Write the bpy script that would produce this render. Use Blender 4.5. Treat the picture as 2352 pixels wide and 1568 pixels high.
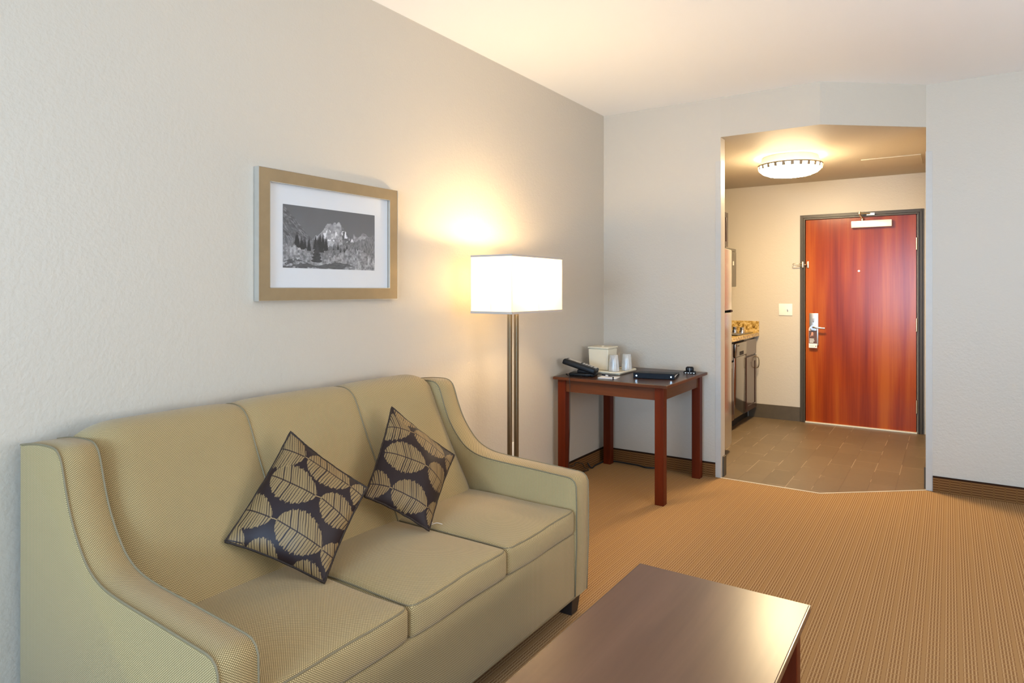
import bpy, math, random
import numpy as np
from mathutils import Vector, Matrix
random.seed(7); rng = np.random.default_rng(11)
for o in list(bpy.data.objects): bpy.data.objects.remove(o)
S = bpy.context.scene
COL = S.collection
# ------------------------------------------------------------------ camera
cam_d = bpy.data.cameras.new('camera'); cam = bpy.data.objects.new('camera', cam_d); COL.objects.link(cam)
cam.location = (2.2558, 0.0, 1.3309); cam.rotation_euler = (math.pi/2, 0, 0.5882)
cam_d.sensor_width = 36.0; cam_d.lens = 36.0*1506.3/2352.0; cam_d.shift_y = -(784-664.9)/2352.0
cam_d.clip_start = 0.02; S.camera = cam
# ------------------------------------------------------------------ view / world / lights
S.view_settings.view_transform = 'Standard'; S.view_settings.look = 'None'
S.view_settings.gamma = 1.0; S.view_settings.use_curve_mapping = False
S.view_settings.exposure = 1.0
W = bpy.data.worlds.new('sky'); S.world = W; W.use_nodes = True
W.node_tree.nodes['Background'].inputs[0].default_value = (0.62, 0.78, 1.0, 1); W.node_tree.nodes['Background'].inputs[1].default_value = 1.2
def area(name, loc, rot, sx, sy, power, col):
    l = bpy.data.lights.new(name, 'AREA'); l.shape = 'RECTANGLE'; l.size = sx; l.size_y = sy; l.energy = power; l.color = col
    o = bpy.data.objects.new(name, l); COL.objects.link(o); o.location = loc; o.rotation_euler = rot; return o
def point(name, loc, power, col, r):
    l = bpy.data.lights.new(name, 'POINT'); l.energy = power; l.color = col; l.shadow_soft_size = r
    o = bpy.data.objects.new(name, l); COL.objects.link(o); o.location = loc; return o
P90 = math.pi/2
area('window_daylight', (2.0, -3.97, 1.40), (P90+.45, 0, 0), 2.7, 1.9, 200, (0.42, 0.68, 1.0))
area('added_side_fill', (5.12, 1.6, 1.45), (P90+.95, 0, P90), 2.2, 1.5, 62, (0.97, 0.97, 1.0))  # added fill, tilted up to brighten ceiling and left wall; no known window there
point('floor_lamp_bulb_light', (0.285, 2.99, 1.43), 17, (1.0, 0.73, 0.40), 0.035)

# ------------------------------------------------------------------ mesh helpers
class MB:
    def __init__(s): s.v = []; s.f = []; s.uv = {}
    def add(s, vs, fs, uvs=None):
        b = len(s.v); s.v += [tuple(p) for p in vs]
        for i, f in enumerate(fs):
            if uvs is not None and uvs[i] is not None: s.uv[len(s.f)] = uvs[i]
            s.f.append(tuple(b+j for j in f))
        return s
    def box(s, x0, x1, y0, y1, z0, z1):
        return s.add([(x0,y0,z0),(x1,y0,z0),(x1,y1,z0),(x0,y1,z0),(x0,y0,z1),(x1,y0,z1),(x1,y1,z1),(x0,y1,z1)],
              [(0,3,2,1),(4,5,6,7),(0,1,5,4),(1,2,6,5),(2,3,7,6),(3,0,4,7)])
    def taper(s, x0,x1,y0,y1,z0,z1, k):     # box whose bottom is scaled by k
        cx,cy=(x0+x1)/2,(y0+y1)/2
        b=[(cx+(x-cx)*k,cy+(y-cy)*k,z0) for x,y in ((x0,y0),(x1,y0),(x1,y1),(x0,y1))]
        t=[(x,y,z1) for x,y in ((x0,y0),(x1,y0),(x1,y1),(x0,y1))]
        return s.add(b+t,[(0,3,2,1),(4,5,6,7),(0,1,5,4),(1,2,6,5),(2,3,7,6),(3,0,4,7)])
    def prism(s, pts, z0, z1):              # ccw polygon in xy
        n=len(pts)
        return s.add([(x,y,z0) for x,y in pts]+[(x,y,z1) for x,y in pts],
              [tuple(range(n-1,-1,-1)), tuple(range(n,2*n))]+[(i,(i+1)%n,n+(i+1)%n,n+i) for i in range(n)])
    def tube(s, pts, r, n=8, caps=True):
        P=[Vector(p) for p in pts]; m=len(P); T=[]
        for i in range(m):
            a=P[max(i-1,0)]; b=P[min(i+1,m-1)]; T.append((b-a).normalized())
        ref=Vector((0,0,1)) if abs(T[0].z)<.9 else Vector((1,0,0))
        u=T[0].cross(ref).normalized(); vs=[]
        for i in range(m):
            u=(u-T[i]*u.dot(T[i])).normalized(); w=T[i].cross(u)
            rr=r[i] if hasattr(r,'__len__') else r
            vs+=[P[i]+(u*math.cos(2*math.pi*k/n)+w*math.sin(2*math.pi*k/n))*rr for k in range(n)]
        fs=[(i*n+k,i*n+(k+1)%n,(i+1)*n+(k+1)%n,(i+1)*n+k) for i in range(m-1) for k in range(n)]
        if caps: fs+=[tuple(range(n-1,-1,-1)),tuple((m-1)*n+k for k in range(n))]
        return s.add(vs,fs)
    def cyl(s, a, b, r, n=20, r2=None): return s.tube([a,b],[r,r if r2 is None else r2],n)
    def lathe(s, prof, c, n=40, close=False):     # profile [(r,z)], about vertical axis through c
        vs=[];m=len(prof)
        for r,z in prof:
            for k in range(n): a=2*math.pi*k/n; vs.append((c[0]+r*math.cos(a),c[1]+r*math.sin(a),c[2]+z))
        fs=[(i*n+k,i*n+(k+1)%n,(i+1)*n+(k+1)%n,(i+1)*n+k) for i in range(m-1) for k in range(n)]
        if close: fs+=[tuple(range(n-1,-1,-1)),tuple((m-1)*n+k for k in range(n))]
        return s.add(vs,fs)
    def rbox(s, x0,x1,y0,y1,z0,z1, r=.01, crown=(0,0,0), N=14, seg=4, fn=None):
        """rounded box; crown bulges (+x face, +-y faces, +z face)"""
        def ax(a,b):
            t=[a+r-r*math.cos(math.pi/2*i/seg) for i in range(seg)]
            mid=[a+r+(b-a-2*r)*i/N for i in range(N+1)]
            t2=[b-r+r*math.sin(math.pi/2*i/seg) for i in range(1,seg+1)]
            return t+mid+t2
        X,Y,Z=ax(x0,x1),ax(y0,y1),ax(z0,z1)
        def rnd(p):
            q=Vector((min(max(p[0],x0+r),x1-r),min(max(p[1],y0+r),y1-r),min(max(p[2],z0+r),z1-r)))
            d=Vector(p)-q
            m=max(abs(d.x),abs(d.y),abs(d.z))
            if m>1e-9: d=d.normalized()*m
            o=q+d
            a=(2*(o.x-x0)/(x1-x0)-1); b=(2*(o.y-y0)/(y1-y0)-1); c=(2*(o.z-z0)/(z1-z0)-1)
            fa,fb,fc=1-a*a,1-b*b,1-c*c
            if crown[2] and c>0: o.z+=crown[2]*fa*fb*c
            if crown[0] and a>0: o.x+=crown[0]*fb*fc*a
            if crown[1]: o.y+=crown[1]*fa*fc*b
            return tuple(fn(o)) if fn else tuple(o)
        def face(A,B,mk,flip):
            vs=[rnd(mk(a,b)) for a in A for b in B]; nb=len(B)
            fs=[]
            for i in range(len(A)-1):
                for j in range(nb-1):
                    f=(i*nb+j,(i+1)*nb+j,(i+1)*nb+j+1,i*nb+j+1); fs.append(f[::-1] if flip else f)
            s.add(vs,fs)
        face(X,Y,lambda a,b:(a,b,z1),False); face(X,Y,lambda a,b:(a,b,z0),True)
        face(X,Z,lambda a,b:(a,y0,b),False); face(X,Z,lambda a,b:(a,y1,b),True)
        face(Y,Z,lambda a,b:(x1,a,b),False); face(Y,Z,lambda a,b:(x0,a,b),True)
        return s
    def xform(s, M): s.v=[tuple(M@Vector(p)) for p in s.v]; return s

ROOT = {}
def tag(o, label=None, cat=None, group=None, kind=None):
    if label: o['label']=label
    if cat: o['category']=cat
    if group: o['group']=group
    if kind: o['kind']=kind
    return o
def thing(name, label, cat, loc, group=None):
    o=bpy.data.objects.new(name,None); o.empty_display_size=.05; COL.objects.link(o); o.location=loc
    ROOT[o]=Vector(loc); return tag(o,label,cat,group)
def obj(name, mb, mat, parent=None, origin=None, smooth=False, bevel=0, label=None, weld=False, auto=None):
    base = ROOT[parent] if parent is not None else Vector(origin or (0,0,0))
    me=bpy.data.meshes.new(name)
    me.from_pydata([tuple(Vector(p)-base) for p in mb.v],[],mb.f); me.update()
    uvl=me.uv_layers.new(name='UVMap'); uv=np.zeros(len(me.loops)*2)
    for p in me.polygons:
        ov=mb.uv.get(p.index)
        n=p.normal; a=max(range(3),key=lambda i:abs(n[i]))
        for k,li in enumerate(p.loop_indices):
            co=mb.v[me.loops[li].vertex_index]
            if ov is not None: q=ov[k]
            elif a==0: q=(co[1],co[2])
            elif a==1: q=(co[0],co[2])
            else: q=(co[0],co[1])
            uv[2*li]=q[0]; uv[2*li+1]=q[1]
    uvl.data.foreach_set('uv',uv)
    me.materials.append(mat)
    o=bpy.data.objects.new(name,me); COL.objects.link(o)
    if parent is not None: o.parent=parent
    else: o.location=base
    ROOT[o]=base
    if weld:
        md=o.modifiers.new('weld','WELD'); md.merge_threshold=1e-5
    if bevel:
        md=o.modifiers.new('bevel','BEVEL'); md.width=bevel; md.segments=2; md.limit_method='ANGLE'; md.angle_limit=math.radians(50)
    if smooth:
        me.polygons.foreach_set('use_smooth',[True]*len(me.polygons))
        if auto: 
            try: me.set_sharp_from_angle(angle=math.radians(auto))
            except Exception: pass
    if label: o['label']=label
    return o
def struct(name, mb, mat, **k): return tag(obj(name,mb,mat,**k),kind='structure')
def catmull(pts, n=8, closed=False):
    P=[Vector(p) for p in pts]; out=[]; m=len(P)
    rng_=range(m) if closed else range(m-1)
    for i in rng_:
        if closed: a,b,c,d=P[(i-1)%m],P[i],P[(i+1)%m],P[(i+2)%m]
        else: a,b,c,d=P[max(i-1,0)],P[i],P[i+1],P[min(i+2,m-1)]
        for k in range(n):
            t=k/n; out.append(.5*((2*b)+(c-a)*t+(2*a-5*b+4*c-d)*t*t+(3*b-a-3*c+d)*t**3))
    if not closed: out.append(P[-1])
    return out
# ------------------------------------------------------------------ material helpers
class NT:
    def __init__(s,name):
        s.m=bpy.data.materials.new(name); s.m.use_nodes=True; s.t=s.m.node_tree
        s.b=s.t.nodes['Principled BSDF']; s.out=s.t.nodes['Material Output']
    def n(s,ty,**kw):
        x=s.t.nodes.new(ty)
        for k,v in kw.items(): setattr(x,k,v)
        return x
    def set(s,sock,v):
        if isinstance(v,bpy.types.NodeSocket): s.t.links.new(v,sock)
        else: sock.default_value=v
    def math(s,op,a,b=0.0,c=None,clamp=False):
        x=s.n('ShaderNodeMath',operation=op,use_clamp=clamp); s.set(x.inputs[0],a); s.set(x.inputs[1],b)
        if c is not None: s.set(x.inputs[2],c)
        return x.outputs[0]
    def uv(s):
        u=s.n('ShaderNodeUVMap'); u.uv_map='UVMap'
        x=s.n('ShaderNodeSeparateXYZ'); s.t.links.new(u.outputs[0],x.inputs[0]); return x.outputs[0],x.outputs[1],u.outputs[0]
    def obj(s): return s.n('ShaderNodeTexCoord').outputs['Object']
    def mapping(s,vec,scale): 
        x=s.n('ShaderNodeMapping'); s.t.links.new(vec,x.inputs[0]); x.inputs['Scale'].default_value=scale; return x.outputs[0]
    def noise(s,vec,scale,detail=3,rough=.5,dist=0):
        x=s.n('ShaderNodeTexNoise'); s.t.links.new(vec,x.inputs['Vector']); x.inputs['Scale'].default_value=scale
        x.inputs['Detail'].default_value=detail; x.inputs['Roughness'].default_value=rough; x.inputs['Distortion'].default_value=dist; return x.outputs[0]
    def ramp(s,f,stops):
        x=s.n('ShaderNodeValToRGB'); s.t.links.new(f,x.inputs[0]); e=x.color_ramp.elements
        while len(e)<len(stops): e.new(.5)
        for i,(p,c) in enumerate(stops): e[i].position=p; e[i].color=(*c,1)
        return x.outputs[0]
    def mix(s,f,a,b):
        x=s.n('ShaderNodeMix',data_type='RGBA'); s.set(x.inputs[0],f)
        s.set(x.inputs[6],a if isinstance(a,bpy.types.NodeSocket) else (*a,1)); s.set(x.inputs[7],b if isinstance(b,bpy.types.NodeSocket) else (*b,1)); return x.outputs[2]
    def bump(s,h,strength,dist=.001):
        x=s.n('ShaderNodeBump'); x.inputs['Strength'].default_value=strength; x.inputs['Distance'].default_value=dist
        s.t.links.new(h,x.inputs['Height']); s.t.links.new(x.outputs[0],s.b.inputs['Normal']); return x
    def base(s,c,rough=.5,metal=0,spec=.5,coat=0,coat_r=.1):
        s.set(s.b.inputs['Base Color'],c if isinstance(c,bpy.types.NodeSocket) else (*c,1))
        s.set(s.b.inputs['Roughness'],rough); s.b.inputs['Metallic'].default_value=metal; s.b.inputs['Specular IOR Level'].default_value=spec
        s.b.inputs['Coat Weight'].default_value=coat; s.b.inputs['Coat Roughness'].default_value=coat_r; return s
def plain(name,c,rough=.5,metal=0,spec=.5,coat=0,var=.06,scale=30,coat_r=.1):
    t=NT(name); f=t.noise(t.obj(),scale,3)
    a=tuple(max(0,x*(1-var)) for x in c); b=tuple(min(1,x*(1+var)) for x in c)
    t.base(t.mix(f,a,b),rough,metal,spec,coat,coat_r); return t.m
def wallpaint(name,c,rough,bs,spec=.35):
    t=NT(name); o=t.obj(); f=t.noise(o,1.2,2)
    t.base(t.mix(f,tuple(x*.985 for x in c),tuple(min(1,x*1.015) for x in c)),rough,spec=spec)
    h=t.noise(o,85,3,.55); h2=t.noise(o,38,2,.5)
    t.bump(t.math('ADD',h,t.math('MULTIPLY',h2,.7)),bs,.003); return t.m
M={}
M['wall']=wallpaint('wall_paint',(.52,.46,.375),.42,.40)
M['ceiling']=wallpaint('ceiling_paint',(.92,.92,.92),.7,.12)
M['soffit']=wallpaint('soffit_paint',(.52,.46,.375),.6,.4,.12)
def carpet(name, swap=False, dark=1.0):
    t=NT(name); u,v,uvv=t.uv()
    if swap: u,v=v,u
    px,py=(.056,.036) if not swap else (.10,.058)
    nd=4 if not swap else 6; zone=.78 if not swap else .96
    fx=t.math('FRACT',t.math('DIVIDE',u,px)); fy=t.math('FRACT',t.math('DIVIDE',v,py))
    st=t.math('FRACT',t.math('MULTIPLY',fx,nd/zone))
    ridge=t.math('MULTIPLY',t.math('GREATER_THAN',st,.2),t.math('LESS_THAN',st,.66))
    inz=t.math('MULTIPLY',t.math('LESS_THAN',fx,zone),t.math('LESS_THAN',fy,.84))
    mask=t.math('MULTIPLY',ridge,inz)
    groove=t.math('MULTIPLY',inz,t.math('SUBTRACT',1.0,ridge))
    n1=t.noise(uvv,900,2); n2=t.noise(uvv,3,3)
    g=(.33*dark,.188*dark,.079*dark); l=(.45*dark,.285*dark,.138*dark); d=(.205*dark,.10*dark,.036*dark)
    if swap: g,l,d=[(x[0]*1.25,x[1]*.92,x[2]*.6) for x in (g,l,d)]
    c=t.mix(groove,g,d); c=t.mix(mask,c,l)
    c2=t.mix(t.math('MULTIPLY',n1,.5),c,(.22*dark,.12*dark,.05*dark)); 
    t.base(t.mix(t.math('MULTIPLY',n2,.22),c2,(.26*dark,.14*dark,.06*dark)),.95,spec=.1)
    t.bump(t.math('ADD',t.math('SUBTRACT',mask,t.math('MULTIPLY',groove,.6)),t.math('MULTIPLY',n1,.5)),.3,.0015)
    return t.m
M['carpet']=carpet('carpet_woven'); M['carpet_base']=carpet('carpet_base',True,.45)
M['binding']=plain('base_binding',(.03,.013,.006),.9,spec=.1)
def tiles():
    t=NT('floor_tile'); u,v,uvv=t.uv()
    br=t.n('ShaderNodeTexBrick',offset=.5,offset_frequency=2,squash=1.0)
    x=t.n('ShaderNodeCombineXYZ'); t.t.links.new(t.math('ADD',v,.07),x.inputs[0]); t.t.links.new(t.math('SUBTRACT',u,.085),x.inputs[1])
    t.t.links.new(x.outputs[0],br.inputs['Vector'])
    br.inputs['Scale'].default_value=1.0; br.inputs['Mortar Size'].default_value=.0022; br.inputs['Mortar Smooth'].default_value=.1
    br.inputs['Brick Width'].default_value=.40; br.inputs['Row Height'].default_value=.156; br.inputs['Bias'].default_value=0
    n=t.noise(uvv,7,4); n2=t.noise(t.mapping(uvv,(60,6,1)),1,3)
    br.inputs['Color1'].default_value=(.125,.088,.05,1); br.inputs['Color2'].default_value=(.16,.112,.066,1); br.inputs['Mortar'].default_value=(.14,.09,.05,1)
    nm=t.noise(uvv,3.3,1)
    mort=t.mix(t.math('GREATER_THAN',nm,.52),(.10,.065,.038),(.36,.27,.18)); t.t.links.new(mort,br.inputs['Mortar'])
    c=t.mix(t.math('MULTIPLY',n,.45),br.outputs['Color'],(.09,.062,.034))
    t.base(t.mix(t.math('MULTIPLY',n2,.2),c,(.19,.135,.08)),.42,spec=.5)
    t.bump(t.math('SUBTRACT',1.0,br.outputs['Fac']),.4,.002); return t.m
M['tile']=tiles()
M['tile_base']=plain('tile_base',(.085,.064,.040),.5,spec=.3,scale=18,var=.15)
def fabric():
    t=NT('sofa_weave'); u,v,uvv=t.uv()
    def dot(ou,ov):
        fx=t.math('SUBTRACT',t.math('FRACT',t.math('ADD',t.math('DIVIDE',u,.0066),ou)),.5)
        fy=t.math('SUBTRACT',t.math('FRACT',t.math('ADD',t.math('DIVIDE',v,.0054),ov)),.5)
        d=t.math('ADD',t.math('POWER',t.math('ABSOLUTE',t.math('MULTIPLY',fx,1/.225)),2.2),t.math('POWER',t.math('ABSOLUTE',t.math('MULTIPLY',fy,1/.21)),2.2))
        return t.math('SUBTRACT',1.25,d,clamp=True)
    m=t.math('MAXIMUM',dot(0,0),dot(.5,.5))
    n=t.noise(uvv,700,2); stain=t.noise(uvv,2.5,4,.6)
    g=t.mix(n,(.175,.116,.043),(.225,.155,.062))
    c=t.mix(m,g,(.73,.545,.265))
    t.base(t.mix(t.math('MULTIPLY',t.math('POWER',stain,2.0),.28),c,(.24,.175,.085)),.82,spec=.25)
    t.b.inputs['Sheen Weight'].default_value=.15
    t.bump(t.math('ADD',m,t.math('MULTIPLY',n,.3)),.35,.0012); return t.m
M['fabric']=fabric()
M['piping']=plain('sofa_piping',(.19,.145,.078),.8,scale=300,var=.2)
def wood(name,a,b,c,axis,rough=.3,coat=.3,sc=1.0,coat_r=.15,spec=.5):
    t=NT(name); o=t.obj()
    s=[38*sc]*3; s[axis]=2.2*sc
    n=t.noise(t.mapping(o,tuple(s)),1,5,.6,.6)
    s2=[7*sc]*3; s2[axis]=.55*sc
    n2=t.noise(t.mapping(o,tuple(s2)),1,3,.5,.8)
    f=t.math('ADD',t.math('MULTIPLY',n,.45),t.math('MULTIPLY',n2,.55))
    t.base(t.ramp(f,[(.32,a),(.5,b),(.68,c)]),rough,coat=coat,coat_r=coat_r,spec=spec); return t.m
M['desk_top']=wood('desk_top_laminate',(.035,.013,.006),(.048,.019,.009),(.062,.026,.012),0,.30,.0,spec=.4)
M['desk_edge']=wood('desk_edge_wood',(.075,.021,.007),(.10,.029,.010),(.125,.038,.013),0,.38,.0,spec=.25)
M['desk_apron']=wood('desk_apron_wood',(.06,.021,.007),(.09,.032,.011),(.12,.045,.016),1,.4,.0,spec=.3)
M['desk_leg']=wood('desk_leg_wood',(.062,.008,.002),(.088,.0125,.003),(.115,.018,.004),2,.42,.0,spec=.12)
M['table_top']=wood('coffee_table_laminate',(.085,.036,.020),(.11,.05,.028),(.14,.066,.038),1,.29,0,.6)
M['table_edge']=wood('coffee_table_edge',(.06,.022,.010),(.08,.03,.014),(.1,.04,.02),1,.35)
def doorwood():
    t=NT('door_veneer'); o=t.obj()
    band=t.noise(t.mapping(o,(6.5,.01,.45)),1,2,.45,.3)
    g=t.noise(t.mapping(o,(60,1,1.6)),1,4,.6,.3)
    f=t.math('ADD',t.math('MULTIPLY',band,.78),t.math('MULTIPLY',g,.22))
    t.base(t.ramp(f,[(.33,(.155,.014,.0012)),(.5,(.275,.038,.003)),(.66,(.40,.088,.007))]),.2,spec=.24,coat=0); return t.m
M['door']=doorwood()
M['cab']=wood('kitchen_cabinet_wood',(.03,.010,.006),(.045,.015,.008),(.06,.02,.011),2,.25,.6,coat_r=.1)
M['frame_paint']=plain('door_frame_paint',(.06,.045,.027),.36,spec=.32)
M['foot']=plain('dark_foot',(.018,.012,.010),.4)
M['white']=plain('white_plastic',(.78,.74,.66),.4)
M['guard']=plain('corner_guard_vinyl',(.48,.445,.39),.4)
M['closer']=plain('closer_painted_metal',(.74,.72,.70),.35,.1)
M['steel']=plain('brushed_steel',(.62,.61,.60),.3,1.0)
M['chrome']=plain('chrome',(.85,.84,.82),.1,1.0)
M['brass']=plain('satin_nickel',(.70,.62,.46),.28,1.0)
M['pole']=plain('lamp_bronze_metal',(.24,.185,.115),.45,1.0)
M['picframe']=plain('champagne_frame',(.30,.215,.115),.42,.35,var=.12,scale=22)
M['picedge']=plain('silver_frame_edge',(.62,.60,.55),.3,.8)
M['mat']=plain('picture_mat',(.64,.645,.65),.8,var=.015)
M['black']=plain('black_plastic',(.005,.005,.0055),.40,spec=.22)
M['blackmatte']=plain('black_rubber',(.010,.010,.011),.6)
M['vinyl']=plain('binder_vinyl',(.004,.0045,.007),.45,spec=.16,scale=200,var=.3)
M['greypanel']=plain('phone_label_panel',(.50,.47,.42),.4)
M['greykey']=plain('phone_key',(.42,.40,.36),.5)
M['cream']=plain('cream_plastic',(.72,.635,.47),.42,var=.02)
M['paper']=plain('paper',(.82,.79,.77),.8,var=.02)
M['ink']=plain('ink_blue_black',(.012,.014,.03),.4)
M['threshold']=plain('threshold_metal',(.75,.68,.52),.35,.3)
M['fridge']=plain('fridge_steel',(.62,.585,.50),.22,.8)
M['dish']=plain('dishwasher_dark_steel',(.34,.31,.265),.14,1.0)
M['micro']=plain('microwave_grey',(.20,.18,.145),.3,.7)
M['blackglass']=plain('black_glass',(.008,.008,.008),.06,coat=.3)
M['tagbrown']=plain('tag_brown_print',(.10,.045,.03),.5)
M['skin']=plain('tag_print_skin_tone',(.55,.27,.18),.5)
def granite():
    t=NT('granite'); o=t.obj(); a=t.noise(o,55,4,.7); b=t.noise(o,26,3,.6)
    f=t.math('ADD',t.math('MULTIPLY',a,.6),t.math('MULTIPLY',b,.4))
    t.base(t.ramp(f,[(.36,(.05,.025,.008)),(.44,(.25,.14,.03)),(.52,(.52,.34,.10)),(.62,(.66,.48,.22)),(.72,(.35,.2,.06))]),.15); return t.m
M['granite']=granite()
def shade():
    t=NT('lamp_shade_linen'); tr=t.n('ShaderNodeBsdfTranslucent'); df=t.n('ShaderNodeBsdfDiffuse'); mx=t.n('ShaderNodeMixShader')
    f=t.noise(t.obj(),240,2); c=t.mix(f,(.86,.82,.72),(.92,.88,.79)); t.t.links.new(c,tr.inputs[0]); t.t.links.new(c,df.inputs[0])
    mx.inputs[0].default_value=.62; t.t.links.new(df.outputs[0],mx.inputs[1]); t.t.links.new(tr.outputs[0],mx.inputs[2]); t.t.links.new(mx.outputs[0],t.out.inputs[0]); return t.m
M['shade']=shade()
def emit(name,c,s):
    t=NT(name); e=t.n('ShaderNodeEmission'); e.inputs[0].default_value=(*c,1); e.inputs[1].default_value=s; t.t.links.new(e.outputs[0],t.out.inputs[0]); return t.m
M['tab']=plain('bronze_rim_tab',(.22,.165,.10),.5)
M['bowl']=emit('lit_glass_bowl',(1.0,.77,.45),72.0)
M['bulb']=emit('lit_bulb',(1.0,.78,.5),14.0)
def glass(name,ior=1.5,tint=(1,1,1)):
    t=NT(name); tr=t.n('ShaderNodeBsdfTransparent'); gl=t.n('ShaderNodeBsdfGlossy'); fr=t.n('ShaderNodeFresnel'); mx=t.n('ShaderNodeMixShader')
    tr.inputs[0].default_value=(*tint,1); gl.inputs['Roughness'].default_value=.02; fr.inputs[0].default_value=ior
    ge=t.n('ShaderNodeNewGeometry'); t.t.links.new(t.math('MULTIPLY',fr.outputs[0],t.math('SUBTRACT',1.0,ge.outputs['Backfacing'])),mx.inputs[0]); t.t.links.new(tr.outputs[0],mx.inputs[1]); t.t.links.new(gl.outputs[0],mx.inputs[2]); t.t.links.new(mx.outputs[0],t.out.inputs[0]); return t.m
M['glass']=glass('picture_glass')
def cupwrap():
    t=NT('cup_and_wrap'); n=t.noise(t.mapping(t.obj(),(60,60,18)),1,4,.7,1.5)
    t.base(t.mix(n,(.66,.64,.60),(.86,.85,.82)),.22,spec=.6); t.b.inputs['Transmission Weight'].default_value=.6; t.b.inputs['Coat Weight'].default_value=.4
    t.bump(n,.8,.004); return t.m
M['cup']=cupwrap()
def vcol(name,rough,spec=.4,sheen=0,coat=0,bump=False):
    t=NT(name); a=t.n('ShaderNodeVertexColor'); a.layer_name='print'
    t.base(a.outputs[0],rough,spec=spec,coat=coat); t.b.inputs['Sheen Weight'].default_value=sheen
    if bump:
        n=t.noise(t.obj(),900,2); t.bump(n,.2,.0006)
    return t.m
M['pillow']=vcol('pillow_leaf_satin',.48,.2,.0,bump=True)
M['photo']=vcol('landscape_print',.6,.3)

# ------------------------------------------------------------------ setting
H=2.69; ZS=2.409; D=4.679; D2=4.783; R2=5.1465; XJ=.909; X1=1.552; X2=2.127; E_=7.13; XR=5.2; YB=-4.0
struct('floor',MB().prism([(0,YB),(XR,YB),(XR,R2),(X2,R2),(X1,D),(0,D)],-.06,0),M['carpet'])
struct('floor_entry',MB().prism([(0,D),(X1,D),(X2,R2),(X2,E_),(0,E_)],-.06,0),M['tile'])
struct('ceiling',MB().box(-.1,XR+.1,YB-.1,R2+.1,H,H+.1),M['ceiling'])
struct('wall_left',MB().box(-.1,0,YB-.1,D,-.06,H),M['wall'])
struct('wall_far',MB().prism([(-.1,D),(XJ,D),(XJ,D2),(-.1,D2)],-.06,H),M['wall'])
struct('wall_kitchen',MB().box(-.1,0,D2,E_,-.06,H),M['wall'])
struct('wall_soffit',MB().prism([(XJ,D),(X1,D),(X2,R2),(X2,E_),(0,E_),(0,D2),(XJ,D2)],ZS,H),M['soffit'])
struct('wall_entry_side',MB().box(X2,X2+.1,R2,E_,-.06,H),M['wall'])
struct('wall_right',MB().box(X2+.1,XR+.1,R2,R2+.1,-.06,H),M['wall'])
# entry wall with the door opening
XL,XRR,ZD=1.046,2.008,2.036
mb=MB(); mb.box(-.1,XL,E_,E_+.12,-.06,H); mb.box(XRR,X2+.1,E_,E_+.12,-.06,H); mb.box(XL,XRR,E_,E_+.12,ZD,H); struct('wall_entry',mb,M['wall'])
# walls behind and beside the camera: daylight window behind, added window at the side
def window_wall(name,axis,c0,c1,a0,a1,w0,w1,z0,z1,idx):
    mb=MB(); B=(lambda p0,p1,q0,q1:mb.box(p0,p1,c0,c1,q0,q1)) if axis=='x' else (lambda p0,p1,q0,q1:mb.box(c0,c1,p0,p1,q0,q1))
    B(a0,w0,-.06,H); B(w1,a1,-.06,H); B(w0,w1,-.06,z0); B(w0,w1,z1,H); struct(name,mb,M['wall'])
    fm=MB(); F=(lambda p0,p1,q0,q1:fm.box(p0,p1,c0+.03,c1-.03,q0,q1)) if axis=='x' else (lambda p0,p1,q0,q1:fm.box(c0+.03,c1-.03,p0,p1,q0,q1))
    for p in ((w0,w0+.05),(w1-.05,w1),((w0+w1)/2-.02,(w0+w1)/2+.02)): F(*p,z0,z1)
    F(w0+.05,w1-.05,z0,z0+.05); F(w0+.05,w1-.05,z1-.05,z1)
    w=struct('window_%d'%idx,fm,M['white'])
    gm=MB(); m=(c0+c1)/2
    if axis=='x': gm.box(w0+.05,w1-.05,m-.003,m+.003,z0+.05,z1-.05)
    else: gm.box(m-.003,m+.003,w0+.05,w1-.05,z0+.05,z1-.05)
    obj('pane',gm,M['glass'],w)
window_wall('wall_back','x',YB-.1,YB,-.0,XR+.1,.60,3.4,.40,2.40,1)
window_wall('wall_side','y',XR,XR+.1,YB,R2,.45,2.75,.65,2.25,2)  # side window is invented to go with the added fill light
# baseboards: carpet strips with a dark binding on top in the room, tile in the entry
def cbase(name,x0,x1,y0,y1,bx):
    b=struct(name,MB().box(x0,x1,y0,y1,0,.094),M['carpet_base']); obj('binding',MB().box(*bx,.094,.103),M['binding'],b)
cbase('baseboard_left',0,.010,YB,D,(0,.012,YB,D))
cbase('baseboard_far',.010,XJ-.036,D-.010,D,(.012,XJ-.036,D-.012,D))
cbase('baseboard_right',X2+.038,XR,R2-.010,R2,(X2+.038,XR,R2-.012,R2))
struct('baseboard_entry',MB().box(.50,1.0,E_-.012,E_,0,.142),M['tile_base'])
struct('baseboard_jamb',MB().box(XJ,XJ+.012,D+.042,D2,0,.142),M['tile_base'],bevel=.002)
struct('baseboard_entry_side',MB().box(X2-.012,X2,R2+.04,E_,0,.142),M['tile_base'])
# thin edging between carpet and tile
def strip(a,b,w,z):
    a,b=Vector(a),Vector(b); d=(b-a).normalized(); n=Vector((-d.y,d.x))*w/2
    return [tuple(a-n),tuple(b-n),tuple(b+n),tuple(a+n)]
mb=MB(); mb.prism(strip((XJ,D),(X1,D),.008,0),0,.003); mb.prism(strip((X1,D),(X2,R2),.008,0),0,.003); struct('trim_1',mb,M['threshold'])
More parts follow.
